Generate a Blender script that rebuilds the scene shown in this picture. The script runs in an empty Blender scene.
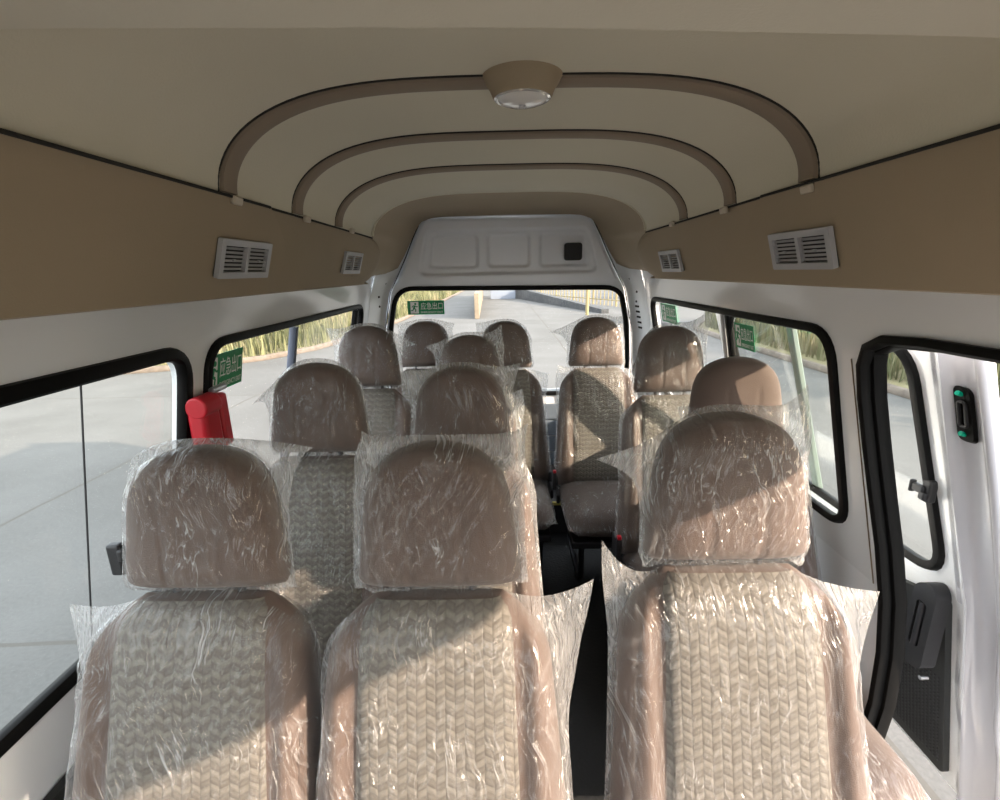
import bpy, bmesh, math, random
import numpy as np
from mathutils import Vector, Matrix, geometry, noise

random.seed(4)
SC = bpy.context.scene
COL = SC.collection

# ------------------------------------------------------------------ camera, sky, sun, exposure
F_PX, PITCH, YAW, ROLL = 485.0, 14.9, 0.47, 1.2
CAM = np.array([-.035, 0.0, 1.5])
_p, _y, _r = map(math.radians, (PITCH, YAW, ROLL))
_F = np.array([-math.sin(_y)*math.cos(_p), math.cos(_y)*math.cos(_p), -math.sin(_p)])
_R = np.cross(_F, [0, 0, 1]); _R /= np.linalg.norm(_R)
_U = np.cross(_R, _F)
_R, _U = _R*math.cos(_r)-_U*math.sin(_r), _U*math.cos(_r)+_R*math.sin(_r)
cd = bpy.data.cameras.new('camera'); cam = bpy.data.objects.new('camera', cd); COL.objects.link(cam)
cam.matrix_world = Matrix(((_R[0], _U[0], -_F[0], CAM[0]), (_R[1], _U[1], -_F[1], CAM[1]), (_R[2], _U[2], -_F[2], CAM[2]), (0, 0, 0, 1)))
cd.sensor_width = 36; cd.lens = F_PX/1000*36; cd.clip_start = .02; cd.clip_end = 500
SC.camera = cam

W = bpy.data.worlds.new('sky'); SC.world = W; W.use_nodes = True
nt = W.node_tree; bg = nt.nodes['Background']
sky = nt.nodes.new('ShaderNodeTexSky'); sky.sky_type = 'NISHITA'; sky.sun_disc = False
sky.sun_elevation = math.radians(25); sky.sun_rotation = math.radians(117); sky.air_density = 1.0; sky.dust_density = 2.5
mx = nt.nodes.new('ShaderNodeMixRGB'); mx.inputs[0].default_value = .62; mx.inputs[2].default_value = (6.2, 6.2, 6.2, 1)
nt.links.new(sky.outputs[0], mx.inputs[1]); nt.links.new(mx.outputs[0], bg.inputs[0]); bg.inputs[1].default_value = .51
SUN_DIR = Vector((-1, .52, -.43)).normalized()
sl = bpy.data.lights.new('sun', 'SUN'); sl.energy = 7.8; sl.color = (1, .80, .62); sl.angle = .012
so = bpy.data.objects.new('sun', sl); so.rotation_euler = SUN_DIR.to_track_quat('-Z', 'Y').to_euler(); so.location = (6, -5, 6); COL.objects.link(so)
SC.view_settings.view_transform = 'Standard'; SC.view_settings.look = 'None'; SC.view_settings.gamma = 1
SC.view_settings.use_curve_mapping = False; SC.view_settings.exposure = 0.76
SC.cycles.transparent_max_bounces = 48
SC.cycles.max_bounces = 12; SC.cycles.diffuse_bounces = 7

# ------------------------------------------------------------------ picking points on planes of the place
def ray(px, py): return _F+_R*(px-500)/F_PX+_U*(400-py)/F_PX
def at(px, py, ax, val):
    d = ray(px, py); return CAM+d*(val-CAM[ax])/d[ax]

# ------------------------------------------------------------------ materials
MATS = {}
def mat(name, col, rough=.5, metal=0, spec=.5, coat=0, bump=None, var=None, emit=None):
    """bump=(scale,strength[,stretch]); var=(scale, second colour, lo, hi)"""
    if name in MATS: return MATS[name]
    m = bpy.data.materials.new(name); m.use_nodes = True; n = m.node_tree.nodes; l = m.node_tree.links
    b = n['Principled BSDF']; b.inputs['Base Color'].default_value = (*col, 1); b.inputs['Roughness'].default_value = rough
    b.inputs['Metallic'].default_value = metal; b.inputs['Specular IOR Level'].default_value = spec
    b.inputs['Coat Weight'].default_value = coat; b.inputs['Coat Roughness'].default_value = .1
    tc = n.new('ShaderNodeTexCoord')
    if var:
        t = n.new('ShaderNodeTexNoise'); t.inputs['Scale'].default_value = var[0]; t.inputs['Detail'].default_value = 6
        r = n.new('ShaderNodeValToRGB'); r.color_ramp.elements[0].position = var[2]; r.color_ramp.elements[1].position = var[3]
        r.color_ramp.elements[0].color = (*col, 1); r.color_ramp.elements[1].color = (*var[1], 1)
        l.new(tc.outputs['Object'], t.inputs['Vector']); l.new(t.outputs['Fac'], r.inputs[0]); l.new(r.outputs[0], b.inputs['Base Color'])
    if bump:
        t = n.new('ShaderNodeTexNoise'); t.inputs['Scale'].default_value = bump[0]; t.inputs['Detail'].default_value = 4
        u = n.new('ShaderNodeBump'); u.inputs['Strength'].default_value = bump[1]; u.inputs['Distance'].default_value = .01
        l.new(tc.outputs['Object'], t.inputs['Vector']); l.new(t.outputs['Fac'], u.inputs['Height']); l.new(u.outputs[0], b.inputs['Normal'])
    if emit: b.inputs['Emission Color'].default_value = (*emit, 1); b.inputs['Emission Strength'].default_value = 1
    MATS[name] = m; return m

def nd(m, typ, **kw):
    n = m.node_tree.nodes.new(typ)
    for k, v in kw.items():
        if k.startswith('i_'):
            n.inputs[int(k[2:]) if k[2:].isdigit() else k[2:]].default_value = v
        else: setattr(n, k, v)
    return n
def mth(m, op, a, b=None, clamp=False):
    n = m.node_tree.nodes.new('ShaderNodeMath'); n.operation = op; n.use_clamp = clamp
    for i, v in enumerate((a, b)):
        if v is None: continue
        if isinstance(v, (int, float)): n.inputs[i].default_value = v
        else: m.node_tree.links.new(v, n.inputs[i])
    return n.outputs[0]

beige = mat('headliner_beige', (.66, .615, .485), .85, bump=(220, .12), var=(1.6, (.63, .585, .46), .35, .7))
beige_board = mat('front_board_beige', (.60, .56, .45), .7, bump=(260, .08))
taupe = mat('trim_taupe', (.35, .275, .185), .7, bump=(400, .1), var=(3, (.325, .26, .172), .35, .7))
rib_m = mat('rib_taupe', (.25, .195, .14), .7)
dark_seam = mat('dark_seam', (.02, .018, .015), .9)
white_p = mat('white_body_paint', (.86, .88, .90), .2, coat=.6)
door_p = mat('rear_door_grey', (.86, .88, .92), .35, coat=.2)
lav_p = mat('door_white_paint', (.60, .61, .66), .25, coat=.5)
black_r = mat('black_rubber', (.005, .005, .005), .5, spec=.12)
black_pl = mat('black_plastic', (.018, .018, .02), .5, bump=(300, .1))
dark_trim = mat('dark_door_trim', (.02, .022, .022), .6)
floor_m = mat('floor_rubber', (.018, .020, .022), .7, bump=(80, .3))
metal_d = mat('dark_steel', (.05, .05, .055), .4, metal=.8)
metal_l = mat('bright_steel', (.6, .6, .62), .3, metal=1)
vent_m = mat('vent_grey', (.40, .40, .41), .4)
vent_d = mat('vent_dark', (.03, .03, .03), .7)
red_m = mat('red_plastic', (.46, .008, .02), .35)
velour = mat('taupe_velour', (.103, .072, .059), .9, bump=(500, .2), var=(12, (.092, .064, .052), .35, .7))
velour.node_tree.nodes['Principled BSDF'].inputs['Sheen Weight'].default_value = .12
green_s = mat('exit_sign_green', (.0, .27, .09), .4)
white_s = mat('sticker_white', (.85, .88, .85), .4)
green_w = mat('green_screw', (.0, .45, .28), .35)
yellow_m = mat('yellow_strip', (.6, .5, .12), .6)
slat_m = mat('rear_panel_slate', (.12, .15, .19), .5)
lens_m = mat('lamp_lens', (.72, .70, .66), .12, coat=1)
chrome = mat('lamp_rim', (.8, .8, .78), .15, metal=.6)

def weave_mat():
    m = bpy.data.materials.new('woven_seat_fabric'); m.use_nodes = True; l = m.node_tree.links
    b = m.node_tree.nodes['Principled BSDF']; b.inputs['Roughness'].default_value = .8
    tc = nd(m, 'ShaderNodeTexCoord'); sp = nd(m, 'ShaderNodeSeparateXYZ'); l.new(tc.outputs['UV'], sp.inputs[0])
    u = mth(m, 'MULTIPLY', sp.outputs[0], 1/.016); v = mth(m, 'MULTIPLY', sp.outputs[1], 1/.0115)
    cell = mth(m, 'FLOOR', u); par = mth(m, 'MODULO', mth(m, 'ABSOLUTE', cell), 2)
    fx = mth(m, 'FRACT', u); sgn = mth(m, 'SUBTRACT', mth(m, 'MULTIPLY', par, 2), 1)
    ph = mth(m, 'ADD', v, mth(m, 'MULTIPLY', mth(m, 'MULTIPLY', fx, sgn), .62))
    row = mth(m, 'FLOOR', ph); fy = mth(m, 'FRACT', ph)
    tri = mth(m, 'SUBTRACT', 1, mth(m, 'ABSOLUTE', mth(m, 'SUBTRACT', mth(m, 'MULTIPLY', fy, 2), 1)))
    ex = mth(m, 'SUBTRACT', 1, mth(m, 'POWER', mth(m, 'ABSOLUTE', mth(m, 'SUBTRACT', mth(m, 'MULTIPLY', fx, 2), 1)), 4))
    h = mth(m, 'MULTIPLY', mth(m, 'POWER', tri, .5), ex)
    alt = mth(m, 'MODULO', mth(m, 'ABSOLUTE', mth(m, 'ADD', row, cell)), 2)
    k = mth(m, 'ADD', mth(m, 'MULTIPLY', h, .5), mth(m, 'MULTIPLY', alt, .5))
    r = nd(m, 'ShaderNodeValToRGB'); r.color_ramp.elements[0].color = (.098, .087, .074, 1); r.color_ramp.elements[1].color = (.158, .144, .123, 1)
    r.color_ramp.elements[0].position = .15; r.color_ramp.elements[1].position = .95
    l.new(k, r.inputs[0]); l.new(r.outputs[0], b.inputs['Base Color'])
    bu = nd(m, 'ShaderNodeBump'); bu.inputs['Strength'].default_value = .35; bu.inputs['Distance'].default_value = .003
    l.new(h, bu.inputs['Height']); l.new(bu.outputs[0], b.inputs['Normal'])
    return m
weave = weave_mat()

def two_sided_ior(m, fr, ior):
    g = nd(m, 'ShaderNodeNewGeometry'); v = mth(m, 'ADD', ior, mth(m, 'MULTIPLY', g.outputs['Backfacing'], 1/ior-ior)); m.node_tree.links.new(v, fr.inputs['IOR'])
def film_mat(name='clear_plastic_film', base=.01, amp=.85):
    m = bpy.data.materials.new(name); m.use_nodes = True; n = m.node_tree.nodes; l = m.node_tree.links
    n.remove(n['Principled BSDF']); out = n['Material Output']
    tc = nd(m, 'ShaderNodeTexCoord')
    # long folds + fine crinkles, in the sheet's own coordinates
    mp = nd(m, 'ShaderNodeMapping'); mp.inputs['Scale'].default_value = (36, 3.6, 1); mp.inputs['Rotation'].default_value = (0, 0, .12)
    l.new(tc.outputs['UV'], mp.inputs[0])
    n0 = nd(m, 'ShaderNodeTexNoise'); n0.inputs['Scale'].default_value = 5; n0.inputs['Detail'].default_value = 2
    l.new(tc.outputs['UV'], n0.inputs['Vector'])
    ad = nd(m, 'ShaderNodeVectorMath', operation='MULTIPLY_ADD'); ad.inputs[1].default_value = (5, 1.0, 0)
    l.new(n0.outputs['Color'], ad.inputs[0]); l.new(mp.outputs[0], ad.inputs[2])
    n1 = nd(m, 'ShaderNodeTexNoise'); n1.inputs['Scale'].default_value = 1.3; n1.inputs['Detail'].default_value = 3.5; n1.inputs['Roughness'].default_value = .55
    l.new(ad.outputs[0], n1.inputs['Vector'])
    ridge = mth(m, 'SUBTRACT', 1, mth(m, 'MULTIPLY', mth(m, 'ABSOLUTE', mth(m, 'SUBTRACT', n1.outputs['Fac'], .5)), 20), True)
    vo = nd(m, 'ShaderNodeTexVoronoi', feature='DISTANCE_TO_EDGE'); vo.inputs['Scale'].default_value = 1.0
    mp2 = nd(m, 'ShaderNodeMapping'); mp2.inputs['Scale'].default_value = (45, 17, 1); mp2.inputs['Rotation'].default_value = (0, 0, .35)
    ad2 = nd(m, 'ShaderNodeVectorMath', operation='MULTIPLY_ADD'); ad2.inputs[1].default_value = (6, 5, 0)
    l.new(tc.outputs['UV'], mp2.inputs[0]); l.new(n0.outputs['Color'], ad2.inputs[0]); l.new(mp2.outputs[0], ad2.inputs[2]); l.new(ad2.outputs[0], vo.inputs['Vector'])
    cr = mth(m, 'SUBTRACT', 1, mth(m, 'MULTIPLY', vo.outputs['Distance'], 4), True)
    n2 = nd(m, 'ShaderNodeTexNoise'); n2.inputs['Scale'].default_value = 9; n2.inputs['Detail'].default_value = 2
    l.new(tc.outputs['UV'], n2.inputs['Vector'])
    msk = mth(m, 'MULTIPLY', mth(m, 'SUBTRACT', n2.outputs['Fac'], .42), 4, False)
    msk = mth(m, 'MINIMUM', mth(m, 'MAXIMUM', msk, 0), 1)
    h = mth(m, 'ADD', mth(m, 'MULTIPLY', ridge, .75), mth(m, 'MULTIPLY', mth(m, 'MULTIPLY', cr, msk), .45))
    h = mth(m, 'ADD', h, mth(m, 'MULTIPLY', n1.outputs['Fac'], 1.2))
    bu = nd(m, 'ShaderNodeBump'); bu.inputs['Strength'].default_value = .95; bu.inputs['Distance'].default_value = .0048
    l.new(h, bu.inputs['Height'])
    tr = nd(m, 'ShaderNodeBsdfTransparent'); tr.inputs[0].default_value = (.97, .97, .97, 1)
    df = nd(m, 'ShaderNodeBsdfDiffuse'); df.inputs[0].default_value = (.72, .72, .72, 1)
    tl = nd(m, 'ShaderNodeBsdfTranslucent'); tl.inputs[0].default_value = (.8, .8, .8, 1)
    gl = nd(m, 'ShaderNodeBsdfGlossy'); gl.inputs[0].default_value = (1, 1, 1, 1); gl.inputs['Roughness'].default_value = .17
    for s in (df, tl, gl): l.new(bu.outputs[0], s.inputs['Normal'])
    m1 = nd(m, 'ShaderNodeMixShader'); m1.inputs[0].default_value = .45; l.new(df.outputs[0], m1.inputs[1]); l.new(tl.outputs[0], m1.inputs[2])
    # milky part against clear part
    rp = mth(m, 'MULTIPLY', mth(m, 'POWER', ridge, 4), mth(m, 'ADD', .30, mth(m, 'MULTIPLY', msk, .70)))
    sk = nd(m, 'ShaderNodeAttribute'); sk.attribute_name = 'slack'
    op = mth(m, 'ADD', base, mth(m, 'MULTIPLY', rp, amp*.55))
    op = mth(m, 'ADD', op, mth(m, 'MULTIPLY', sk.outputs['Fac'], .22))
    op = mth(m, 'ADD', op, mth(m, 'MULTIPLY', mth(m, 'MULTIPLY', mth(m, 'POWER', cr, 5), msk), amp*.22))
    lw = nd(m, 'ShaderNodeLayerWeight'); lw.inputs['Blend'].default_value = .35
    op = mth(m, 'ADD', op, mth(m, 'MULTIPLY', lw.outputs['Facing'], .12), True)
    m2 = nd(m, 'ShaderNodeMixShader'); l.new(op, m2.inputs[0]); l.new(tr.outputs[0], m2.inputs[1]); l.new(m1.outputs[0], m2.inputs[2])
    fr = nd(m, 'ShaderNodeFresnel'); two_sided_ior(m, fr, 1.5)
    frk = mth(m, 'MULTIPLY', fr.outputs[0], .6, True)
    m3 = nd(m, 'ShaderNodeMixShader'); l.new(frk, m3.inputs[0]); l.new(m2.outputs[0], m3.inputs[1]); l.new(gl.outputs[0], m3.inputs[2])
    l.new(m3.outputs[0], out.inputs[0]); return m
film = film_mat()

def glass_mat(name, tint, refl=1.0):
    m = bpy.data.materials.new(name); m.use_nodes = True; n = m.node_tree.nodes; l = m.node_tree.links
    n.remove(n['Principled BSDF']); out = n['Material Output']
    tr = nd(m, 'ShaderNodeBsdfTransparent'); tr.inputs[0].default_value = (*tint, 1)
    gl = nd(m, 'ShaderNodeBsdfGlossy'); gl.inputs['Roughness'].default_value = .01
    fr = nd(m, 'ShaderNodeFresnel'); two_sided_ior(m, fr, 1.45)
    mi = nd(m, 'ShaderNodeMixShader'); l.new(mth(m, 'MULTIPLY', fr.outputs[0], refl, True), mi.inputs[0]); l.new(tr.outputs[0], mi.inputs[1]); l.new(gl.outputs[0], mi.inputs[2])
    l.new(mi.outputs[0], out.inputs[0]); return m
glass = glass_mat('window_glass', (.98, .99, .985), .7)
glass2 = glass_mat('tinted_window_glass', (.955, .975, .965), .7)

# ------------------------------------------------------------------ object helpers
def tag(o, label=None, cat=None, group=None, kind=None):
    if label: o['label'] = label
    if cat: o['category'] = cat
    if group: o['group'] = group
    if kind: o['kind'] = kind
    return o
def empty(name, loc=(0, 0, 0), label=None, cat=None, group=None, kind=None, parent=None):
    o = bpy.data.objects.new(name, None); o.location = loc; o.empty_display_size = .1; COL.objects.link(o)
    if parent: o.parent = parent
    return tag(o, label, cat, group, kind)
def pos(o): return Vector(o.location) if o else Vector((0, 0, 0))
class MB:
    """collects vertices and faces in world coordinates"""
    def __init__(s): s.v = []; s.f = []; s.uv = None
    def add(s, vs, fs):
        k = len(s.v); s.v += [tuple(map(float, p)) for p in vs]; s.f += [tuple(i+k for i in f) for f in fs]; return s
    def grid(s, P):      # P[nu][nv] points
        nu, nv = len(P), len(P[0])
        return s.add([p for r in P for p in r], [(i*nv+j, i*nv+j+1, (i+1)*nv+j+1, (i+1)*nv+j) for i in range(nu-1) for j in range(nv-1)])
    def build(s, name, m, parent=None, smooth=True, bevel=0, solid=0, local=False, weld=0, angle=40):
        me = bpy.data.meshes.new(name); me.from_pydata(s.v, [], s.f)
        bm = bmesh.new(); bm.from_mesh(me)
        if weld: bmesh.ops.remove_doubles(bm, verts=bm.verts, dist=weld)
        bmesh.ops.recalc_face_normals(bm, faces=bm.faces)
        bm.to_mesh(me); bm.free()
        me.materials.append(m)
        if smooth:
            me.shade_smooth(); me.set_sharp_from_angle(angle=math.radians(angle))
        o = bpy.data.objects.new(name, me); COL.objects.link(o)
        if parent:
            o.parent = parent
            if not local: 
                b = base_of(parent); me.transform(Matrix.Translation(-b))
        else:
            xs = np.array(s.v); c = Vector(((xs[:, 0].min()+xs[:, 0].max())/2, (xs[:, 1].min()+xs[:, 1].max())/2, xs[:, 2].min()))
            me.transform(Matrix.Translation(-c)); o.location = c
        if bevel:
            b = o.modifiers.new('bevel', 'BEVEL'); b.width = bevel; b.segments = 3; b.limit_method = 'ANGLE'; b.angle_limit = .6
        if solid:
            b = o.modifiers.new('solid', 'SOLIDIFY'); b.thickness = solid; b.offset = 0
        return o
def base_of(o):
    v = Vector((0, 0, 0))
    while o: v += Vector(o.location); o = o.parent
    return v
def box(mb, c, sz, ax=None):
    """box with centre c, size sz and optional axes"""
    ax = ax or (Vector((1, 0, 0)), Vector((0, 1, 0)), Vector((0, 0, 1)))
    c = Vector(c); vs = []
    for i in (-1, 1):
        for j in (-1, 1):
            for k in (-1, 1): vs.append(c+ax[0]*i*sz[0]/2+ax[1]*j*sz[1]/2+ax[2]*k*sz[2]/2)
    return mb.add(vs, [(0, 1, 3, 2), (4, 6, 7, 5), (0, 4, 5, 1), (2, 3, 7, 6), (0, 2, 6, 4), (1, 5, 7, 3)])
def sweep(mb, path, N, w, d, closed=False, n=10, power=.6):
    """rounded-rectangle section w (in plane) by d (along N) swept along a 3-D path"""
    P = [Vector(p) for p in path]; L = len(P); rings = []
    for i, p in enumerate(P):
        a = P[(i-1) % L] if closed or i else P[i]; b = P[(i+1) % L] if closed or i < L-1 else P[i]
        T = (b-a).normalized(); Ni = Vector(N[i] if isinstance(N, list) else N)
        S = Ni.cross(T).normalized(); Nn = T.cross(S).normalized(); r = []
        wi = w[i] if isinstance(w, (list, tuple)) else w
        for k in range(n):
            t = 2*math.pi*(k+.5)/n; c, s = math.cos(t), math.sin(t)
            r.append(p+S*(math.copysign(abs(c)**power, c)*wi/2)+Nn*(math.copysign(abs(s)**power, s)*d/2))
        rings.append(r)
    k0 = len(mb.v); mb.v += [tuple(q) for r in rings for q in r]
    for i in range(L if closed else L-1):
        j = (i+1) % L
        for k in range(n): mb.f.append((k0+i*n+k, k0+i*n+(k+1) % n, k0+j*n+(k+1) % n, k0+j*n+k))
    if not closed:
        mb.f.append(tuple(k0+k for k in range(n))[::-1]); mb.f.append(tuple(k0+(L-1)*n+k for k in range(n)))
    return mb
def tube(mb, a, b, r, n=12, r2=None):
    a, b = Vector(a), Vector(b); T = (b-a).normalized(); S = T.orthogonal().normalized(); Q = T.cross(S); r2 = r if r2 is None else r2
    vs = [p+S*rr*math.cos(2*math.pi*k/n)+Q*rr*math.sin(2*math.pi*k/n) for p, rr in ((a, r), (b, r2)) for k in range(n)]
    return mb.add(vs, [(k, (k+1) % n, n+(k+1) % n, n+k) for k in range(n)]+[tuple(range(n))[::-1], tuple(range(n, 2*n))])
def rpoly(C, r, n=7):
    out = []; L = len(C)
    for i in range(L):
        p = Vector(C[i]); a = Vector(C[i-1])-p; b = Vector(C[(i+1) % L])-p
        rr = r[i] if isinstance(r, (list, tuple)) else r
        al, bl = a.length, b.length; rr = min(rr, al*.49, bl*.49); A = p+a/al*rr; B = p+b/bl*rr
        for k in range(n+1):
            t = k/n; out.append(tuple(A*(1-t)**2+p*2*t*(1-t)*.92+B*t*t+p*.08*2*t*(1-t)) )
    return out
def sheet(loops, f3, thick=0, nrm=None):
    """polygon with holes; f3 maps 2-D to 3-D"""
    mb = MB(); L3 = [[Vector((x, y, 0)) for x, y in lp] for lp in loops]
    tris = geometry.tessellate_polygon(L3); flat = [p for lp in L3 for p in lp]
    P = [Vector(f3(p.x, p.y)) for p in flat]; mb.add(P, tris)
    if thick:
        nv = Vector(nrm)*thick; mb.add([p+nv for p in P], tris); n = len(P); k = 0
        for lp in L3:
            m_ = len(lp)
            for i in range(m_): mb.f.append((k+i, k+(i+1) % m_, n+k+(i+1) % m_, n+k+i))
            k += m_
    return mb

# ------------------------------------------------------------------ the van body
Y0, YR = -1.75, 3.15            # shell from behind the front seats' line to the rear doors
def wx(z): return .80+.2*(1.46-max(z, .66))
def WL(y, z): return (-wx(z), y, z)
def WR(y, z): return (wx(z), y, z)
nL, nR = (-.98, 0, -.196), (.98, 0, -.196)

w1 = rpoly([(-.45, .695), (1.20, .695), (1.20, 1.325), (-.45, 1.325)], .085)
w2 = rpoly([(1.29, .71), (2.79, .71), (2.79, 1.325), (1.29, 1.325)], .085)
w0 = rpoly([(-1.45, .78), (-.62, .72), (-.62, 1.31), (-1.15, 1.31)], .07)
wl = sheet([[(Y0, .66), (2.97, .66), (2.97, 1.52), (-1.35, 1.52), (Y0, 1.0)], w1, w2, w0], WL, .035, nL)
w_ = sheet([[(Y0, .50), (2.97, .50), (2.97, .66), (Y0, .66)]], WL, .035, nL); wl.add(w_.v, w_.f)
tag(wl.build('wall_left', white_p, smooth=False), kind='structure')
w3 = rpoly([(1.245, .77), (2.85, .77), (2.85, 1.33), (1.275, 1.33)], .085)
op = [(1.10, .02), (1.05, .375), (1.083, .66), (1.12, .925), (1.15, 1.20), (1.16, 1.28), (1.10, 1.337), (1.02, 1.345), (-.35, 1.345), (-.40, 1.30), (-.40, .02)]
wr = sheet([[(Y0, .66), (-.40, .66), (-.40, 1.345), (1.02, 1.345)]+[tuple(q) for q in reversed(op[2:7])]+[(2.97, .66), (2.97, 1.52), (-1.35, 1.52), (Y0, 1.0)], w3, w0], WR, .035, nR)
for lp_ in ([(Y0, .02), (-.40, .02), (-.40, .66), (Y0, .66)], [(1.10, .02), (2.97, .02), (2.97, .66), (1.083, .66), (1.05, .375)]):
    w_ = sheet([lp_], WR, .035, nR); wr.add(w_.v, w_.f)
tag(wr.build('wall_right', white_p, smooth=False), kind='structure')
# lower dark lining on the left
lt = sheet([[(Y0, 0), (2.97, 0), (2.97, .515), (Y0, .515)]], lambda y, z: (-.935, y, z), .02, (-1, 0, 0))
tag(lt.build('trim_1', dark_trim, smooth=False), kind='structure')
# floor with a step under the rear row
fl = MB(); box(fl, (0, 1.25, -.03), (1.92, 3.85, .06)); box(fl, (0, -1.2, -.03), (1.92, 1.15, .06)); box(fl, (0, 2.86, .10), (1.86, .58, .2))
tag(fl.build('floor', floor_m, smooth=False, bevel=.004), kind='structure')
st = MB(); box(st, (-.33, 2.567, .19), (.55, .012, .018)); box(st, (.20, 2.567, .19), (.38, .012, .018)); box(st, (.66, 2.567, .19), (.28, .012, .018))
tag(st.build('trim_2', yellow_m, smooth=False), kind='structure')
sill = MB(); box(sill, (.985, .35, .03), (.13, 1.55, .09)); tag(sill.build('trim_3', white_p, bevel=.01), kind='structure')

def zt(y): return 1.862-.012*max(0, y-1)-.018*max(0, (y-1.2))
def zj(y): return 1.665-.012*max(0, y-1)*.8
def arch(y, n=48, hw=.60, dz=0):
    out = []
    for i in range(n+1):
        a = math.pi*i/n; c = -math.cos(a)
        x = math.copysign(abs(c)**.75, c); q = abs(x)**3.6
        out.append((x*hw, y, zj(y)+(zt(y)-zj(y)+dz)*max(0, 1-q)**.5))
    return out
ce = MB(); ys = [-1.35, 0, .4, .8, 1.06, 1.4, 1.75, 2.0, 2.23]
ce.grid([arch(y) for y in ys]); ce.grid([[(-.60, y, zj(y)) for y in ys], [(-.66, y, zj(y)+.01) for y in ys]]); ce.grid([[(.60, y, zj(y)) for y in ys], [(.66, y, zj(y)+.01) for y in ys]])
tag(ce.build('ceiling', beige, solid=.006, weld=.0001, angle=60), kind='structure')
# outer roof skin keeps the daylight out
rs = MB(); pr = [(-.86, 1.44), (-.80, 1.62), (-.66, 1.84), (-.45, 1.93), (0, 1.95), (.45, 1.93), (.66, 1.84), (.80, 1.62), (.86, 1.44)]
rs.grid([[(x, y, z) for x, z in pr] for y in (-1.35, 1.2, 3.2)])
rs.add([(x, 3.2, z) for x, z in pr]+[(x, 3.2, 1.44) for x, z in pr], [(i, i+1, i+10, i+9) for i in range(8)]) if False else None
tag(rs.build('ceiling_shell', white_p, solid=.01), kind='structure').name = 'trim_4'
# front bulkhead under the windscreen, and the rear outer skin
fw = MB(); box(fw, (0, -1.72, .48), (1.86, .08, .96)); box(fw, (0, -1.50, .84), (1.80, .44, .20)); tag(fw.build('wall_front', dark_trim, bevel=.03), kind='structure')
rk = MB()
for s in (-1, 1):
    for z0, z1 in ((.02, .6), (.6, 1.0), (1.0, 1.4), (1.4, 1.7), (1.7, 1.96)):
        rk.add([(s*.70 if z0 < 1.3 else s*.45, 3.215, z0), (s*.97, 3.215, z0), (s*.97, 3.215, z1), (s*.70 if z1 < 1.5 else s*.45, 3.215, z1)], [(0, 1, 2, 3)])
rk.add([(-.5, 3.215, 1.45), (.5, 3.215, 1.45), (.5, 3.215, 1.96), (-.5, 3.215, 1.96)], [(0, 1, 2, 3)])
rk = MB(); hole = [(-.70, .72), (.70, .72), (.73, 1.2), (.66, 1.42), (-.66, 1.42), (-.73, 1.2)]
rk = sheet([[(-.98, .02), (.98, .02), (.95, 1.2), (.86, 1.6), (.6, 1.93), (-.6, 1.93), (-.86, 1.6), (-.95, 1.2)], [(x*1.09, z) for x, z in hole]], lambda x, z: (x, 3.205, z), .008, (0, 1, 0))
tag(rk.build('wall_rear', white_p, smooth=False), kind='structure')
# front overhead board
fb = MB(); zb = 1.70
prof = [(-.575, zb-.004), (-.4, zb), (0, zb+.004), (.4, zb), (.575, zb-.004)]
EY = lambda x: .498+.071*x
fb.grid([[(x, (EY(x)-.007 if y == .475 else y), z) for x, z in prof] for y in (-1.3, 0, .40, .475)])
fb.grid([[(x, EY(x)-.007, z) for x, z in prof], [(x, EY(x), z+.006) for x, z in prof], [(x, EY(x), z+.05) for x, z in prof]])
tag(fb.build('trim_5', beige_board, weld=.0005), kind='structure')
# ribs of the headliner
k = 6
for yr in (1.075, 1.425, 1.775):
    mb = MB(); a = arch(yr, 60, .60); sweep(mb, [(p[0], p[1], p[2]+.002) for p in a], (0, 1, 0), .030, .058)
    tag(mb.build('trim_%d' % k, rib_m), kind='structure'); k += 1
    mb = MB(); sweep(mb, [(p[0], p[1]-.031, p[2]-.002) for p in a], (0, 1, 0), .006, .007)
    tag(mb.build('trim_%d' % k, dark_seam), kind='structure'); k += 1
# side cove panels
def cove(s, y, v, off=0):      # v 0 (ceiling) .. 1 (bottom edge)
    x = .599+.064*v; z = zj(y)+.002-(zj(y)+.002-1.457)*v; b = .006*math.sin(math.pi*v)**.8+off
    return (s*(x-.955*b), y, z-.29*b)
for s in (-1, 1):
    ysm = 1.262 if s < 0 else 1.258
    for part in (0, 1):
        mb = MB(); P = []
        for i in range(13):
            v = i/12; row = []
            e = ysm+.085*math.sin(math.pi*v)+.055*v
            ya, yb, off = ((e-.004, None, 0) if part else (-1.35, e, .007))
            for j in range(15):
                t = j/14; y = (ya+(2.30+.22*math.sin(math.pi*v**.8)**.7+.09*v-ya)*t) if part else (-1.35+(yb+1.35)*t)
                o = off
                if part == 0 and j == 14: o = 0
                if part == 0 and j == 13: y = yb-.006
                if part == 1 and t > .85: o = -.035*((t-.85)/.15)**2
                row.append(cove(s, y, v, o))
            P.append(row)
        P.append([(s*.672, q[1], 1.452) for q in P[-1]]); P.append([(s*.815, q[1], 1.456) for q in P[-2]])
        mb.grid(P); tag(mb.build('trim_%d' % k, taupe, weld=.0003, angle=35), kind='structure'); k += 1
    mb = MB(); sweep(mb, [(s*(.5895 if y < 1.25 else .597), y, zj(y)-.003) for y in (-1.35, 0, .6, 1.249, 1.251, 1.4, 1.75, 2.0, 2.23)], (0, 0, 1), .0045, .006); tag(mb.build('trim_%d' % k, dark_seam), kind='structure'); k += 1
mb = MB(); sweep(mb, [(p[0], p[1], p[2]+.006) for p in arch(2.232, 60, .60)], (0, 1, 0), .022, .012); tag(mb.build('trim_%d' % k, beige), kind='structure'); k += 1
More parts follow.
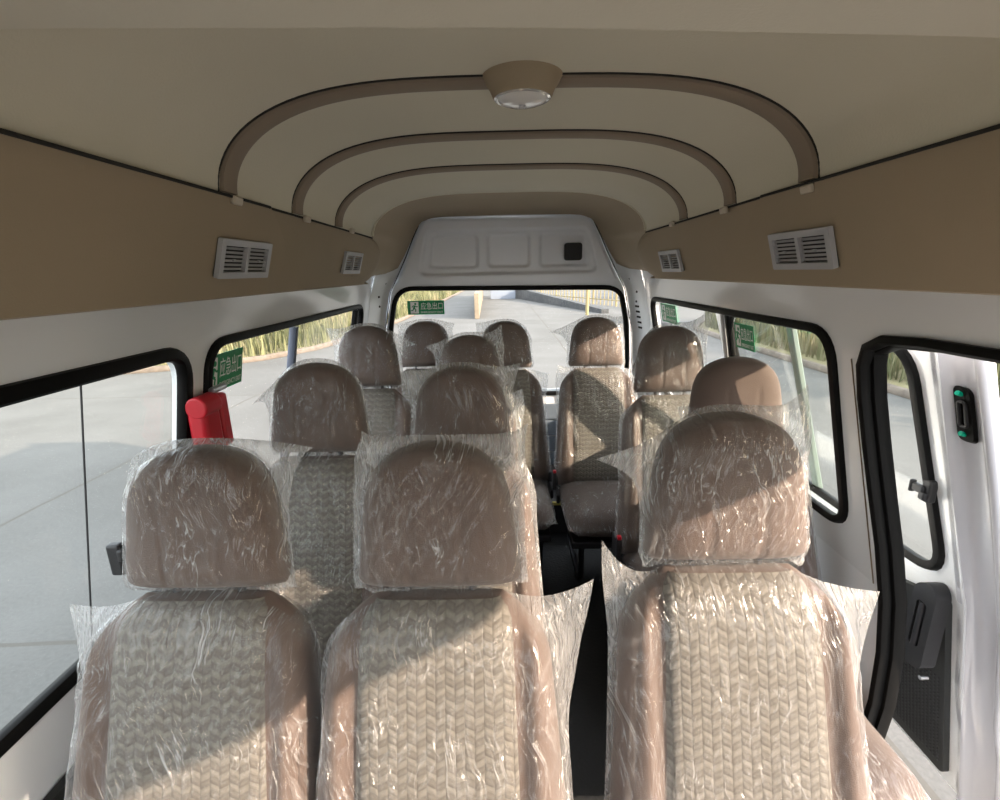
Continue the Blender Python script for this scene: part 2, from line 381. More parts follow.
mb = MB(); sweep(mb, [(wx(z)-.001, 1.205-.09*(1.3-z), z) for z in (1.27, 1.2, 1.0, .8, .66)], nR, .002, .004); tag(mb.build('trim_%d' % k, rib_m), kind='structure'); k += 1
# end cap of the headliner
def resample(P, n):
    P = [Vector(p) for p in P]; d = [0]
    for a, b in zip(P, P[1:]): d.append(d[-1]+(b-a).length)
    out = []
    for i in range(n):
        t = d[-1]*i/(n-1); j = max(0, min(len(P)-2, next((q for q in range(len(d)-1) if d[q+1] >= t-1e-9), len(P)-2)))
        out.append(P[j].lerp(P[j+1], (t-d[j])/max(1e-9, d[j+1]-d[j])))
    return out
A = [(-.72, 2.24, 1.455)]+[cove(-1, 2.24, v/8, -.03) for v in range(8, 0, -1)]+arch(2.235, 48, .60, .03)+[cove(1, 2.24, v/8, -.03) for v in range(1, 9)]+[(.72, 2.24, 1.455)]
Bh = [(-.74, 1.50), (-.68, 1.53), (-.635, 1.60), (-.585, 1.69), (-.555, 1.75), (-.52, 1.795), (-.46, 1.818), (-.38, 1.824), (0, 1.828)]
B = [(x, 3.13, z) for x, z in Bh]+[(-x, 3.13, z) for x, z in reversed(Bh[:-1])]
A2, B2 = resample(A, 81), resample(B, 81); mb = MB(); P = []
for j in range(11):
    t = j/10; e = t; rows = []
    for a, b in zip(A2, B2):
        p = a.lerp(b, t); bul = math.sin(math.pi*t)*.015; c = Vector((0, p.y, 1.2)); q = p+(p-c).normalized()*bul; rows.append(q)
    P.append(rows)
mb.grid(P); tag(mb.build('trim_%d' % k, taupe), kind='structure'); k += 1
# rear corner pillars
def dhw(z):                     # half-width of the rear door at height z
    pts = [(0, .79), (.9, .80), (1.15, .785), (1.38, .735), (1.60, .62), (1.72, .565), (1.84, .50)]
    for (a, b), (c, d) in zip(pts, pts[1:]):
        if z <= c: return b+(d-b)*(z-a)/(c-a)
    return .5
for s in (-1, 1):
    zs = [.02, .3, .6, .9, 1.1, 1.25, 1.38, 1.5, 1.6, 1.72, 1.8]
    mb = MB(); rows = []
    for z in zs:
        xo = wx(z) if z < 1.46 else .80-.55*(z-1.46); xi = dhw(z)+.012
        rows.append([(s*xo, 2.955, z), (s*(xo-.02), 3.0, z), (s*(xi+.03), 3.12, z), (s*(xi+.006), 3.135, z), (s*xi, 3.16, z)])
    mb.grid(rows); tag(mb.build('trim_%d' % k, white_p, angle=50), kind='structure'); k += 1
    for (yy, zz, off) in ((.35, 1.36, 0), (.6, 1.30, 0), (.5, 1.52, 0), (.7, 1.44, 0)):
        xo = wx(zz) if zz < 1.46 else .80-.55*(zz-1.46); xi = dhw(zz)+.012; q = Vector((s*(xo-.02), 3.0, zz)).lerp(Vector((s*(xi+.03), 3.12, zz)), yy)
        mb = MB(); nn = Vector((-s*.75, -.66, 0)); tube(mb, q-nn*.004, q+nn*.005, .007); 
        o = tag(mb.build('body_screw', metal_d), 'small dark screw in the white %s rear corner pillar' % ('left' if s < 0 else 'right'), 'screw', 'screws in the %s rear pillar' % ('left' if s < 0 else 'right'))
# slotted outlet in the right pillar
vo = empty('pillar_outlet', (.80, 3.04, 1.12), 'dark slotted air outlet in the white pillar right of the rear window', 'vent')
for i in range(5):
    z = 1.27-i*.033; xi = dhw(z)+.012
    a = Vector((wx(z)-.02, 3.0, z)); b = Vector((xi+.03, 3.12, z)); d = (b-a).normalized(); n = Vector((-d.y*-1, 0, 0)); nn = Vector((-.77, -.64, 0))
    mb = MB(); box(mb, a.lerp(b, .62)+nn*.002, (.055, .008, .012), (d, nn, Vector((0, 0, 1)))); mb.build('slot', black_r, vo, bevel=.002)

# ------------------------------------------------------------------ windows
def window(name, loop, f3, n3, bars, pane_mat, seal_w=.034, seal_d=.03, off=0):
    cy = sum(p[0] for p in loop)/len(loop); zb_ = min(p[1] for p in loop)
    r = empty(name, f3(cy, zb_), kind='structure')
    mb = MB(); sweep(mb, [f3(*p) for p in loop], n3, seal_w, seal_d, True); mb.build('window_seal', black_r, r)
    nv = Vector(n3).normalized()
    pm = sheet([loop], lambda a, b: tuple(Vector(f3(a, b))+nv*.018), .004, nv); pm.build('window_pane', pane_mat, r, smooth=False)
    for (a, b, w, d, m, o) in bars:
        mb = MB(); sweep(mb, [tuple(Vector(f3(*a))+nv*o), tuple(Vector(f3(*b))+nv*o)], n3, w, d); mb.build('sash_bar', m, r)
    return r
wn1 = window('window_1', w1, WL, nL, [((.90, .71), (.90, 1.31), .002, .004, black_pl, .012)], glass2)
mb = MB(); q = at(118, 552, 1, .97); q = Vector(WL(.94, .905)); box(mb, q+Vector((.02, 0, 0)), (.03, .022, .075)); box(mb, q+Vector((.035, 0, .012)), (.016, .026, .03)); mb.build('window_latch', black_pl, wn1, bevel=.006)
wn2 = window('window_2', w2, WL, nL, [((1.885, .72), (1.885, 1.31), .03, .03, mat('sash_bluegrey', (.10, .12, .17), .4), .012), ((2.70, .72), (2.70, 1.31), .05, .03, black_r, .01)], glass, .026)
wn3 = window('window_3', w3, WR, nR, [((1.90, .78), (1.90, 1.32), .028, .026, black_r, .012), ((1.95, .78), (1.95, 1.32), .03, .02, vent_m, .014)], glass, .026)

# ------------------------------------------------------------------ rear doors (one tailgate) with window
gate = empty('door_1', (0, YR, .1), kind='structure')
GY = YR
def GP(x, z): return (x, GY, z)
wrz = rpoly([(-.775, .705), (.79, .705), (.765, 1.12), (.725, 1.385), (-.70, 1.405), (-.765, 1.12)], [.09, .09, .3, .11, .11, .3])
zs = [.02, .3, .6, .9, 1.15, 1.3, 1.38, 1.44]
out = [(-dhw(z), z) for z in zs]+[(dhw(z), z) for z in reversed(zs)]
wrz = [(max(-dhw(z)+.022, min(dhw(z)-.022, x)), z) for x, z in wrz]
sheet([out, wrz], GP, .03, (0, 1, 0)).build('door_panel', door_p, gate, smooth=False)
def rr(x, z, x0, x1, z0, z1, r):
    cx, cz = (x0+x1)/2, (z0+z1)/2; dx = max(abs(x-cx)-(x1-x0)/2+r, 0); dz = max(abs(z-cz)-(z1-z0)/2+r, 0)
    ins = min(max(abs(x-cx)-(x1-x0)/2+r, abs(z-cz)-(z1-z0)/2+r), 0)
    return math.hypot(dx, dz)+ins-r
def sst(x): x = max(0, min(1, x)); return x*x*(3-2*x)
mb = MB(); P = []
for i in range(61):
    z = 1.435+(1.826-1.435)*i/60; row = []
    for j in range(141):
        s = -1+2*j/140; hw = dhw(z)
        if i > 50: hw -= .05*((i-50)/10)**3
        x = s*hw; d = 0
        d += .019*sst(-rr(x, z, -.56+.22*(z-1.47), .57-.22*(z-1.47), 1.475, 1.755, .05)/.02)
        for (a, b) in ((-.50, -.175), (-.125, .15), (.20, .53)):
            sl_ = .16*(z-1.5)
            a_ = a+(sl_ if a < -.4 else 0); b_ = b-(sl_ if b > .5 else 0)
            d += .016*sst(-rr(x, z, a_, b_, 1.515, 1.725, .035)/.018)
        e = min(1, (1-abs(s))*hw/.03, (60-i)/60*.39/.03); d += .03*(1-math.sqrt(max(0, 1-(1-e)**2)))
        row.append((x, GY-.012+d, z))
    P.append(row)
mb.grid(P); mb.build('upper_panel', door_p, gate, angle=80)
mb = MB(); sweep(mb, [(x, GY-.006, z) for x, z in wrz], (0, 1, 0), .030, .03, True); mb.build('window_seal', black_r, gate)
sheet([wrz], lambda x, z: (x, GY+.012, z), .004, (0, 1, 0)).build('window_pane', glass, gate, smooth=False)
q = at(573, 252, 1, GY); mb = MB(); lp = rpoly([(q[0]-.055, q[2]-.05), (q[0]+.055, q[2]-.05), (q[0]+.055, q[2]+.055), (q[0]-.055, q[2]+.055)], .02)
sheet([lp], lambda x, z: (x, GY+.006, z), .02, (0, -1, 0)).build('lamp_cover', mat('cover_black', (.02, .02, .02), .6), gate, bevel=.003)
for i in range(5):
    mb = MB(); box(mb, (.08, GY-.012, .12+i*.115), (1.3, .02, .107)); mb.build('lower_slat', slat_m, gate, bevel=.006)
mb = MB(); sweep(mb, [(s_*(dhw(z)+.004), GY-.012, z) for s_, zz in ((-1, zs[:]+[1.5, 1.6, 1.7, 1.78]), ) for z in zz], (0, 1, 0), .006, .01); mb.build('gap_seal', dark_seam, gate)
mb = MB(); sweep(mb, [((dhw(z)+.004), GY-.012, z) for z in zs[:]+[1.5, 1.6, 1.7, 1.78]], (0, 1, 0), .006, .01); mb.build('gap_seal', dark_seam, gate)

# ------------------------------------------------------------------ sliding door, slid back outside the opening
def dx(z): return .93+.3*(1.29-z) if z > .66 else 1.119+.2*(.66-z)
def DP(y, z): return (dx(z), y, z)
nD = Vector((.958, 0, -.287))
sd = empty('door_2', (1.05, 1.6, .02), kind='structure')
w4 = rpoly([(1.105, .70), (2.10, .70), (2.10, 1.31), (1.135, 1.31)], [.10, .09, .09, .09])
dpn = sheet([[(1.055, .66), (2.22, .66), (2.22, 1.36), (1.07, 1.36)], w4], DP, .02, nD); w_ = sheet([[(1.055, .02), (2.22, .02), (2.22, .66), (1.055, .66)]], DP, .02, nD); dpn.add(w_.v, w_.f)
dpn.build('door_panel', white_p, sd, smooth=False)
mb = MB(); rows = []
for i in range(30):
    z = .0+1.36*i/29; sh = -.012*sst((.36-z)/.1)+.012*sst((z-.95)/.4); X = dx(z)
    rows.append([(X+o*.96, y+sh, z-o*.28) for y, o in ((1.075, .0), (1.062, 0), (1.056, .004), (1.05, .02), (1.042, .03), (1.005, .034), (.985, .03), (.978, .015), (.972, .004), (.962, .002), (.955, .008), (.953, .02), (.953, .034))])
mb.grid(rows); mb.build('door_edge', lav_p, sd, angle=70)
mb = MB(); sweep(mb, [DP(*p) for p in w4], tuple(nD), .026, .03, True); mb.build('window_seal', black_r, sd)
sheet([w4], lambda a, b: tuple(Vector(DP(a, b))+nD*.016), .004, nD).build('window_pane', glass2, sd, smooth=False)
mb = MB(); sweep(mb, [tuple(Vector(DP(1.65, z))+nD*.014) for z in (.71, 1.3)], tuple(nD), .034, .024); mb.build('sash_bar', mat('sash_greengrey', (.16, .20, .18), .4), sd)
# latch on the sliding pane
mb = MB(); q = Vector(DP(1.112, .95)); box(mb, q+Vector((-.012, 0, 0)), (.022, .026, .060)); box(mb, q+Vector((-.024, .018, .0)), (.014, .036, .022)); box(mb, q+Vector((-.026, .034, .0)), (.016, .010, .034)); box(mb, q+Vector((-.024, .0, -.014)), (.016, .02, .022))
mb.build('window_latch', black_pl, sd, bevel=.005)
# striker plate with two green screws
zc = 1.178; LY = 1.03
def LP_(y, z, o): return (dx(z)+.032*.96-o*.96, y, z-.032*.28+o*.28)
sp_ = empty('lock_plate', (0, 0, 0), parent=sd); sp_.location = Vector((dx(zc), LY, zc))-base_of(sd)
lp = rpoly([(LY-.021, zc-.064), (LY+.019, zc-.064), (LY+.021, zc+.064), (LY-.018, zc+.064)], .018)
hp = rpoly([(LY-.009, zc-.030), (LY+.009, zc-.030), (LY+.009, zc+.028), (LY-.009, zc+.028)], .009)
m_ = sheet([lp, hp], lambda y, z: LP_(y, z, .004), .012, (-.958, 0, .287)); m_.build('plate', black_r, sp_, bevel=.002)
m_ = MB(); sweep(m_, [LP_(y, z, .018) for y, z in hp], (-.958, 0, .287), .006, .008, True); m_.build('slot_rim', black_pl, sp_)
for dz in (-.048, .046):
    a = Vector(LP_(LY+.002, zc+dz, .014)); m_ = MB(); tube(m_, a, a+Vector((-.958, 0, .287))*.012, .0055, 8); m_.build('screw', green_w, sp_)
# black lower lining with speaker grille and pull handle
m_ = sheet([rpoly([(1.085, .06), (2.15, .06), (2.15, .59), (1.30, .59), (1.085, .65)], .02)], lambda y, z: (dx(z)-.002, y, z), .018, (-1, 0, 0)); m_.build('door_lining', dark_trim, sd, smooth=False, bevel=.004)
m_ = MB()
for i in range(24):
    for j in range(16):
        y = 1.10+j*.0125; z = .10+i*.0125; X_ = dx(z)-.0225
        m_.add([(X_, y-.004, z-.004), (X_, y+.004, z-.004), (X_, y+.004, z+.004), (X_, y-.004, z+.004), (X_-.002, y, z)], [(0, 1, 4), (1, 2, 4), (2, 3, 4), (3, 0, 4)])
o = m_.build('speaker_grille', black_pl, sd, smooth=False)
hd = empty('door_handle', parent=sd); hd.location = Vector((1.08, 1.14, .50))-base_of(sd)
HY, HZ = 1.112, .565
hp_o = rpoly([(HY-.034, HZ-.13), (HY+.042, HZ-.14), (HY+.034, HZ+.10), (HY-.010, HZ+.125), (HY-.034, HZ+.10)], .022)
hp_i = rpoly([(HY-.012, HZ-.075), (HY+.018, HZ-.075), (HY+.018, HZ+.06), (HY-.012, HZ+.06)], .012)
m_ = sheet([hp_o, hp_i], lambda y, z: (1.11, y, z), .04, (-1, 0, 0)); m_.build('bezel', black_pl, hd, bevel=.006)
m_ = MB(); tube(m_, (1.075, HY+.003, HZ-.075), (1.075, HY+.003, HZ+.06), .009); m_.build('lever', metal_d, hd)
m_ = MB(); tube(m_, (1.08, HY-.03, HZ-.155), (1.10, HY-.03, HZ-.155), .006); m_.build('hook', metal_l, hd)
# opening weatherstrip: two parallel rubber beads
ws = empty('door_3', (.95, 1.0, .02), kind='structure')
path = [Vector(WR(y, z)) for y, z in [(1.13, -.0), (1.095, .08), (1.062, .2), (1.05, .36), (1.06, .5), (1.083, .66), (1.10, .80), (1.12, .93), (1.135, 1.06), (1.15, 1.20), (1.152, 1.27), (1.135, 1.315), (1.09, 1.337), (1.0, 1.342), (.8, 1.343), (.4, 1.343), (0, 1.343), (-.35, 1.343)]]
path[1:-1] = [path[i]*.5+(path[i-1]+path[i+1])*.25 for i in range(1, len(path)-1)]
m_ = MB(); sweep(m_, [p+Vector((-.006, .004, 0)) for p in path], nR, .022, .034); m_.build('weatherstrip', black_r, ws)
m_ = MB(); sweep(m_, [p+Vector((.018, -.008 if p.z < 1.3 else 0, -.008 if p.z > 1.3 else 0)) for p in path], nR, .020, .034); m_.build('weatherstrip', black_r, ws)

# ------------------------------------------------------------------ air vents
def plane_pt(px, py, s):       # cove plane through (.6,1.665) and (.8,1.452)
    n = np.array([-s*.955, 0, -.29]); p0 = np.array([s*.599, 0, 1.665]); d = ray(px, py); t = ((p0-CAM)@n)/(d@n); return Vector(CAM+d*t)
for (s, px, py, L, H, lab) in ((-1, 237, 257, .19, .115, 'larger grey louvred air vent in the left cove panel, nearest the camera'), (-1, 349.5, 262, .19, .115, 'smaller-looking far grey air vent in the left cove panel by the rear'), (1, 809, 247, .19, .115, 'larger grey louvred air vent in the right cove panel, nearest the camera'), (1, 673.5, 260, .19, .115, 'smaller-looking far grey air vent in the right cove panel by the rear')):
    c = plane_pt(px, py, s); n = Vector((-s*.955, 0, -.29)); dn = Vector((s*.29, 0, -.955)); yv = Vector((0, 1, 0))
    c = c+n*.008+n*(.007 if abs(px-500) > 200 else 0)
    L = .222; H = .084
    v = empty('air_vent', c, lab, 'vent', 'cove air vents')
    def V3(a, b, h): return tuple(c+yv*a+dn*b+n*h)
    ol = rpoly([(-L/2, -H/2), (L/2, -H/2), (L/2, H/2), (-L/2, H/2)], .004)
    h1 = [(-L/2+.016, -H/2+.014), (-.006, -H/2+.014), (-.006, H/2-.014), (-L/2+.016, H/2-.014)]; h2 = [(-a, b) for a, b in h1]
    sheet([ol, h1, h2], lambda a, b: V3(a, b, 0), .01, n).build('frame', vent_m, v, smooth=False, bevel=.0015)
    sheet([ol], lambda a, b: V3(a*.97, b*.97, -.004), .002, n).build('backing', vent_d, v, smooth=False)
    for sg in (-1, 1):
        for i in range(6):
            m_ = MB(); b_ = -H/2+.02+i*(H-.04)/5; cc = Vector(V3(sg*(L/4-.0025), b_, .004)); ax = (yv, (dn*.8+n*.6).normalized(), (n*.8-dn*.6).normalized())
            box(m_, cc, (L/2-.024, .0048, .002), ax); m_.build('louvre', vent_m, v, smooth=False)
        m_ = MB(); cc = Vector(V3(sg*(L/4), 0.002, .009)); box(m_, cc, (.012, .004, .005), (yv, dn, n)); m_.build('adjuster', vent_m, v)

# clips under the rib ends
for s, px, py, w in ((-1, 231, 199, 'left below the nearest roof rib'), (-1, 303, 218, 'left below the middle roof rib'), (-1, 349, 230, 'left below the farthest roof rib'), (1, 813, 187, 'right below the nearest roof rib'), (1, 728, 209, 'right below the middle roof rib'), (1, 675, 223, 'right below the farthest roof rib')):
    c = plane_pt(px, py, s); n = Vector((-s*.955, 0, -.29)); dn = Vector((s*.29, 0, -.955))
    m_ = MB(); box(m_, c+n*.012, (.035, .018, .012), (Vector((0, 1, 0)), dn, n))
    tag(m_.build('trim_clip', mat('clip_beige', (.55, .48, .38), .5), bevel=.004), 'small beige plastic clip, ' + w, 'clip', 'roof rib clips')

# ------------------------------------------------------------------ dome lamp on the first rib
lx, ly, lz = .012, 1.06, zt(1.07)
dl = empty('dome_lamp', (lx, ly, lz-.05), 'round beige ceiling lamp with clear lens on the nearest roof rib', 'lamp')
def lathe(mb, prof, c, n=40):
    c = Vector(c); P = [[tuple(c+Vector((r*math.cos(2*math.pi*j/n), r*math.sin(2*math.pi*j/n), z))) for j in range(n+1)] for r, z in prof]; return mb.grid(P)
m_ = MB(); lathe(m_, [(.080, .012), (.078, -.004), (.070, -.014), (.064, -.022), (.060, -.030), (.058, -.036), (.055, -.039), (.052, -.036)], (lx, ly, lz)); m_.build('housing', taupe, dl, weld=.0001)
m_ = MB(); lathe(m_, [(.055, -.035), (.055, -.040), (.051, -.042), (.048, -.040)], (lx, ly, lz)); m_.build('rim', chrome, dl, weld=.0001)
m_ = MB(); lathe(m_, [(.050, -.038), (.046, -.043), (.035, -.048), (.018, -.051), (.0005, -.052)], (lx, ly, lz)); m_.build('lens', lens_m, dl, weld=.0001)
m_ = MB(); box(m_, (lx, ly, lz-.052), (.012, .014, .006)); m_.build('switch', vent_m, dl, bevel=.002)

# ------------------------------------------------------------------ emergency hammer box on the left pillar
hb = empty('emergency_hammer', WL(1.245, 1.02), 'red emergency hammer in its red holder on the left pillar between windows', 'hammer')
def hp3(px, py, y, ex=0): q = at(px, py, 1, y); return Vector(q)
c = Vector(WL(1.235, 1.13)); e = .04
mb = MB(); box(mb, c+Vector((.040, -.012, -.005)), (.05, .075, .13)); mb.build('holder', red_m, hb, bevel=.014)
mb = MB(); tube(mb, c+Vector((.045, -.05, .045)), c+Vector((.045, .025, .045)), .029, 20); mb.build('alarm_cap', red_m, hb, bevel=.005)
mb = MB(); box(mb, c+Vector((.046, .050, -.012)), (.034, .042, .15)); mb.build('hammer_handle', red_m, hb, bevel=.01)
mb = MB(); tube(mb, c+Vector((.048, .025, .075)), c+Vector((.048, .085, .075)), .009, 10); mb.build('hammer_pin', metal_l, hb)
mb = MB(); box(mb, c+Vector((.04, .02, -.105)), (.04, .06, .04)); mb.build('bracket', red_m, hb, bevel=.008)

# ------------------------------------------------------------------ emergency exit stickers
def text_mesh(body, size):
    cu = bpy.data.curves.new('t', 'FONT'); cu.body = body; cu.size = size; cu.align_x = 'CENTER'; cu.align_y = 'CENTER'
    o = bpy.data.objects.new('t', cu); COL.objects.link(o); bpy.context.view_layer.update()
    me = bpy.data.meshes.new_from_object(o.evaluated_get(bpy.context.evaluated_depsgraph_get())); bpy.data.objects.remove(o); return me
def sticker(c, ax, ay, w, h, label, two_tone=True):
    """c centre, ax reading direction, ay up"""
    ax = Vector(ax).normalized(); ay = Vector(ay).normalized(); n = ax.cross(ay).normalized(); c = Vector(c)
    r = empty('exit_sign', c, label, 'sign', 'green emergency exit stickers')
    def S(a, b, o=0): return tuple(c+ax*a+ay*b+n*o)
    sheet([[(-w/2, -h/2), (w/2, -h/2), (w/2, h/2), (-w/2, h/2)]], S, .0008, n).build('sign_panel', green_s, r, smooth=False)
    px = -w/2+w*.19; pw = w*.13
    sheet([[(px-pw*.85, -h*.42), (px+pw*.85, -h*.42), (px+pw*.85, h*.42), (px-pw*.85, h*.42)]], lambda a, b: S(a, b, .0012), .0006, n).build('pictogram', white_s, r, smooth=False)
    m_ = MB(); u = h*.1
    def seg(a, b, t): 
        a, b = Vector(a), Vector(b); d = (b-a).normalized(); q = Vector((-d.y, d.x))*t/2
        m_.add([S(px+p.x*u, p.y*u, .0026) for p in (a+q, b+q, b-q, a-q)], [(0, 1, 2, 3)])
    seg((.2, 1.6), (-.5, -.6), 1.3); seg((-.4, -.5), (.9, -1.2), .8); seg((.9, -1.2), (.6, -2.9), .7); seg((-.5, -.5), (-1.3, -1.8), .8); seg((-1.3, -1.8), (-2.5, -2.0), .7)
    seg((.3, 1.5), (1.5, .5), .6); seg((1.5, .5), (2.3, .9), .6); seg((.1, 1.5), (-1.3, 1.2), .6); seg((-1.3, 1.2), (-1.9, .2), .6)
    m_.add([S(px+(.7+.75*math.cos(t))*u, (2.7+.75*math.sin(t))*u, .0026) for t in [i*math.pi/5 for i in range(10)]], [tuple(range(10))])
    m_.build('running_figure', green_s, r, smooth=False)
    for body, sz, yy, fw in (('应急出口', h*.52, h*.11, .60), ('EMERGENCY EXIT', h*.2, -h*.34, .60)):
        me = text_mesh(body, sz)
        if not len(me.vertices): continue
        xs = np.array([v.co[:] for v in me.vertices]); ww = xs[:, 0].max()-xs[:, 0].min(); hh = xs[:, 1].max()-xs[:, 1].min()
        sx = w*fw/ww; cx = (xs[:, 0].max()+xs[:, 0].min())/2; cy = (xs[:, 1].max()+xs[:, 1].min())/2; sy = (sz*.98)/hh if len(body) < 6 else (sz*.7)/hh
        for v in me.vertices:
            a, b = (v.co.x-cx)*sx+w*.16, (v.co.y-cy)*sy+yy; v.co = Vector(S(a, b, .0022))-c
        me.materials.clear(); me.materials.append(white_s); o = bpy.data.objects.new('lettering', me); COL.objects.link(o); o.parent = r
        o.modifiers.new('solid', 'SOLIDIFY').thickness = .0004
q = at(426, 307.5, 1, GY+.008); sticker((q[0], GY+.006, q[2]), (1, 0, 0), (0, 0, 1), .235, .088, 'green emergency exit sticker on the rear window')
upL = Vector((.2, 0, 1)); nvL = Vector(nL).normalized()
q = Vector(WL(1.405, 1.235))+nvL*.014; sticker(q, (0, 1, 0), upL, .20, .112, 'green emergency exit sticker on the left side window above the red hammer')
upR = Vector((-.2, 0, 1)); nvR = Vector(nR).normalized()
q = Vector(WR(1.79, 1.25))+nvR*.014; sticker(q, (0, -1, 0), upR, .145, .095, 'green emergency exit sticker in the near pane of the right rear side window')
q = Vector(WR(2.62, 1.265))+nvR*.014; sticker(q, (0, -1, 0), upR, .24, .10, 'green emergency exit sticker in the far pane of the right rear side window')

# ------------------------------------------------------------------ seats
class Cushion:
    """a padded slab: outline half-width w(h), thickness t(x,h), placed by a frame"""
    def __init__(s, base, lean, H, w, D, front_extra=None):
        s.o = Vector(base); s.up = Vector((0, math.sin(lean), math.cos(lean))); s.n = Vector((0, -math.cos(lean), math.sin(lean))); s.H = H; s.w = w; s.D = D; s.fx = front_extra
    def th(s, x, h, back=False):
        u = h/s.H
        if u <= 0 or u >= 1: return 0
        w = s.w(u)
        if w <= 0 or abs(x) >= w: return 0
        t = s.D/2*(1-(abs(x)/w)**4)**.5*(1-abs(2*u-1)**7)**.5
        if s.fx and not back: t += s.fx(x, u)*min(1, t/(s.D*.3))
        return t
    def P(s, x, h, t): return s.o+Vector((x, 0, 0))+s.up*h+s.n*t
    def mesh(s, nx=24, nh=24):
        mb = MB()
        for sg in (1, -1):
            G = []
            for i in range(nh+1):
                u = .5-.5*math.cos(math.pi*i/nh); h = u*s.H; w = s.w(min(.9999, max(.0001, u))); row = []
                for j in range(nx+1):
                    x = w*math.sin(math.pi/2*(2*j/nx-1)); row.append(s.P(x, h, sg*s.th(x*.99999, h, sg < 0)))
                G.append(row)
            mb.grid(G)
        return mb
def head_w(u): return .150*(1-.20*u)*max(0, 1-max(0, (u-.45)/.55)**3.7)**.5*min(1, .93+u*1.2)
def back_w(u): return (.241-.052*u)*(max(0, 1-max(0, (u-.80)/.20)**2.4*.40))*min(1, .93+u*.6)
def bolster(x, u): return .020*sst((abs(x)-.138)/.035)+.004
HEAD = Cushion((0, .190, .955), math.radians(9), .262, head_w, .115, lambda x, u: -.0035*math.exp(-((abs(x)-.045)/.004)**2)*(u < .62))
BACK = Cushion((0, -.01, .35), math.radians(17.5), .625, back_w, .12, bolster)

def set_uv(me, uvs):
    ul = me.uv_layers.new(name='UVMap'); li = np.zeros(len(me.loops), dtype=np.int32); me.loops.foreach_get('vertex_index', li)
    ul.data.foreach_set('uv', np.asarray(uvs, dtype=np.float32)[li].ravel())
def grid_obj(name, G, UV, m, parent, smooth=True):
    nu, nv = len(G), len(G[0]); me = bpy.data.meshes.new(name)
    me.from_pydata([tuple(p) for r in G for p in r], [], [(i*nv+j, i*nv+j+1, (i+1)*nv+j+1, (i+1)*nv+j) for i in range(nu-1) for j in range(nv-1)])
    set_uv(me, [uv for r in UV for uv in r]); me.materials.append(m)
    if smooth: me.shade_smooth()
    o = bpy.data.objects.new(name, me); COL.objects.link(o); o.parent = parent; return o

def make_bag(name, cu, parent, H0, H1, side, earL, earR, seed, res=60, amp=.006, flare=0., clear=.004):
    """plastic bag over a cushion. H0..H1 heights covered, side: half width, ear=(out, up) of each top corner"""
    rnd = random.Random(seed); off = Vector((rnd.uniform(-50, 50), rnd.uniform(-50, 50), rnd.uniform(-50, 50)))
    nx, nh = res, res
    X = np.zeros((nh+1, nx+1)); Hh = np.zeros_like(X); TF = np.zeros_like(X); TB = np.zeros_like(X)
    topc = cu.H+.010
    for i in range(nh+1):
        t = i/nh
        for j in range(nx+1):
            s = 2*j/nx-1; ear = earL if s < 0 else earR; a = abs(s)
            eo, eu, hug, drop = (tuple(ear)+(0, 0))[:4]
            wob = noise.noise(off+Vector((s*1.3, t*5, 0)))*.010*t
            uc = (H0+(H1-drop-H0)*t)/cu.H; wc = cu.w(min(.97, max(.001, uc))) if -.2 < uc < 1.3 else 0
            edge = side(t)*(1-hug)+(wc+.010)*hug; edge = max(edge, wc+.006 if uc < 1 else 0)+(wob if a > .8 else 0)+flare*(1-t)**3
            x = s*edge; h = H0+(H1-drop*a**2.6-H0)*t
            k = t**9*a**8; k2 = t**3*a**4
            x += math.copysign(eo*(k*.75+k2*.25), s); h += eu*(k*.8+k2*.2)
            h += (noise.noise(off+Vector((s*4, 9, 3)))*.018 if t < .5 else 0)*(1-t)**4
            X[i, j] = x; Hh[i, j] = h; TF[i, j] = cu.th(x, h); TB[i, j] = cu.th(x, h, True)
    for T in (TF, TB):
        O = T.copy()
        for _ in range(max(2, res//14)):
            Q = np.pad(T, 1, mode='edge'); Q = (Q[:-2, 1:-1]+Q[2:, 1:-1]+Q[1:-1, :-2]+Q[1:-1, 2:]+4*T)/8; T[:] = np.maximum(Q, O)
        T[:, 0] = 0; T[:, -1] = 0
        if H1 > cu.H: T[-1, :] *= .0
    me = bpy.data.meshes.new(name); vs = []; uvs = []; fs = []
    for sg, T in ((1, TF), (-1, TB)):
        k0 = len(vs)
        for i in range(nh+1):
            t = i/nh
            for j in range(nx+1):
                s = 2*j/nx-1; edgef = min(1, (1-abs(s))*6)*(min(1, (1-t)*40) if H1 > cu.H else 1)
                x, h = X[i, j], Hh[i, j]
                # folds run from the upper corners downwards
                fan = x*(1+.5*(1-t))+.12*math.sin(h*7+seed)
                r1 = 1-abs(noise.noise(off+Vector((fan*26, h*4, sg*3))))*2.2
                r2 = 1-abs(noise.noise(off+Vector((x*60, h*22, sg*5))))*2.2
                r3 = noise.noise(off+Vector((x*9, h*7, sg)))
                w = amp*(.6*max(0, r1)**3+.3*max(0, r2)**4+.9*r3+.45)
                d = T[i, j]+clear*edgef+w*edgef
                loose = (1-edgef)*.012*noise.noise(off+Vector((x*12, h*9, 0)))
                vs.append(tuple(cu.P(x, h, sg*d+loose))); uvs.append((x+seed*.37, h+(3 if sg < 0 else 0)))
        fs += [(k0+i*(nx+1)+j, k0+i*(nx+1)+j+1, k0+(i+1)*(nx+1)+j+1, k0+(i+1)*(nx+1)+j) for i in range(nh) for j in range(nx)]
    me.from_pydata(vs, [], fs); set_uv(me, uvs); me.materials.append(film); me.shade_smooth()
    at_ = me.attributes.new('slack', 'FLOAT', 'POINT'); at_.data.foreach_set('value', np.concatenate([np.clip(1-TF.ravel()/.02, 0, 1), np.clip(1-TB.ravel()/.02, 0, 1)]).astype(np.float32))
    o = bpy.data.objects.new(name, me); COL.objects.link(o); o.parent = parent; return o

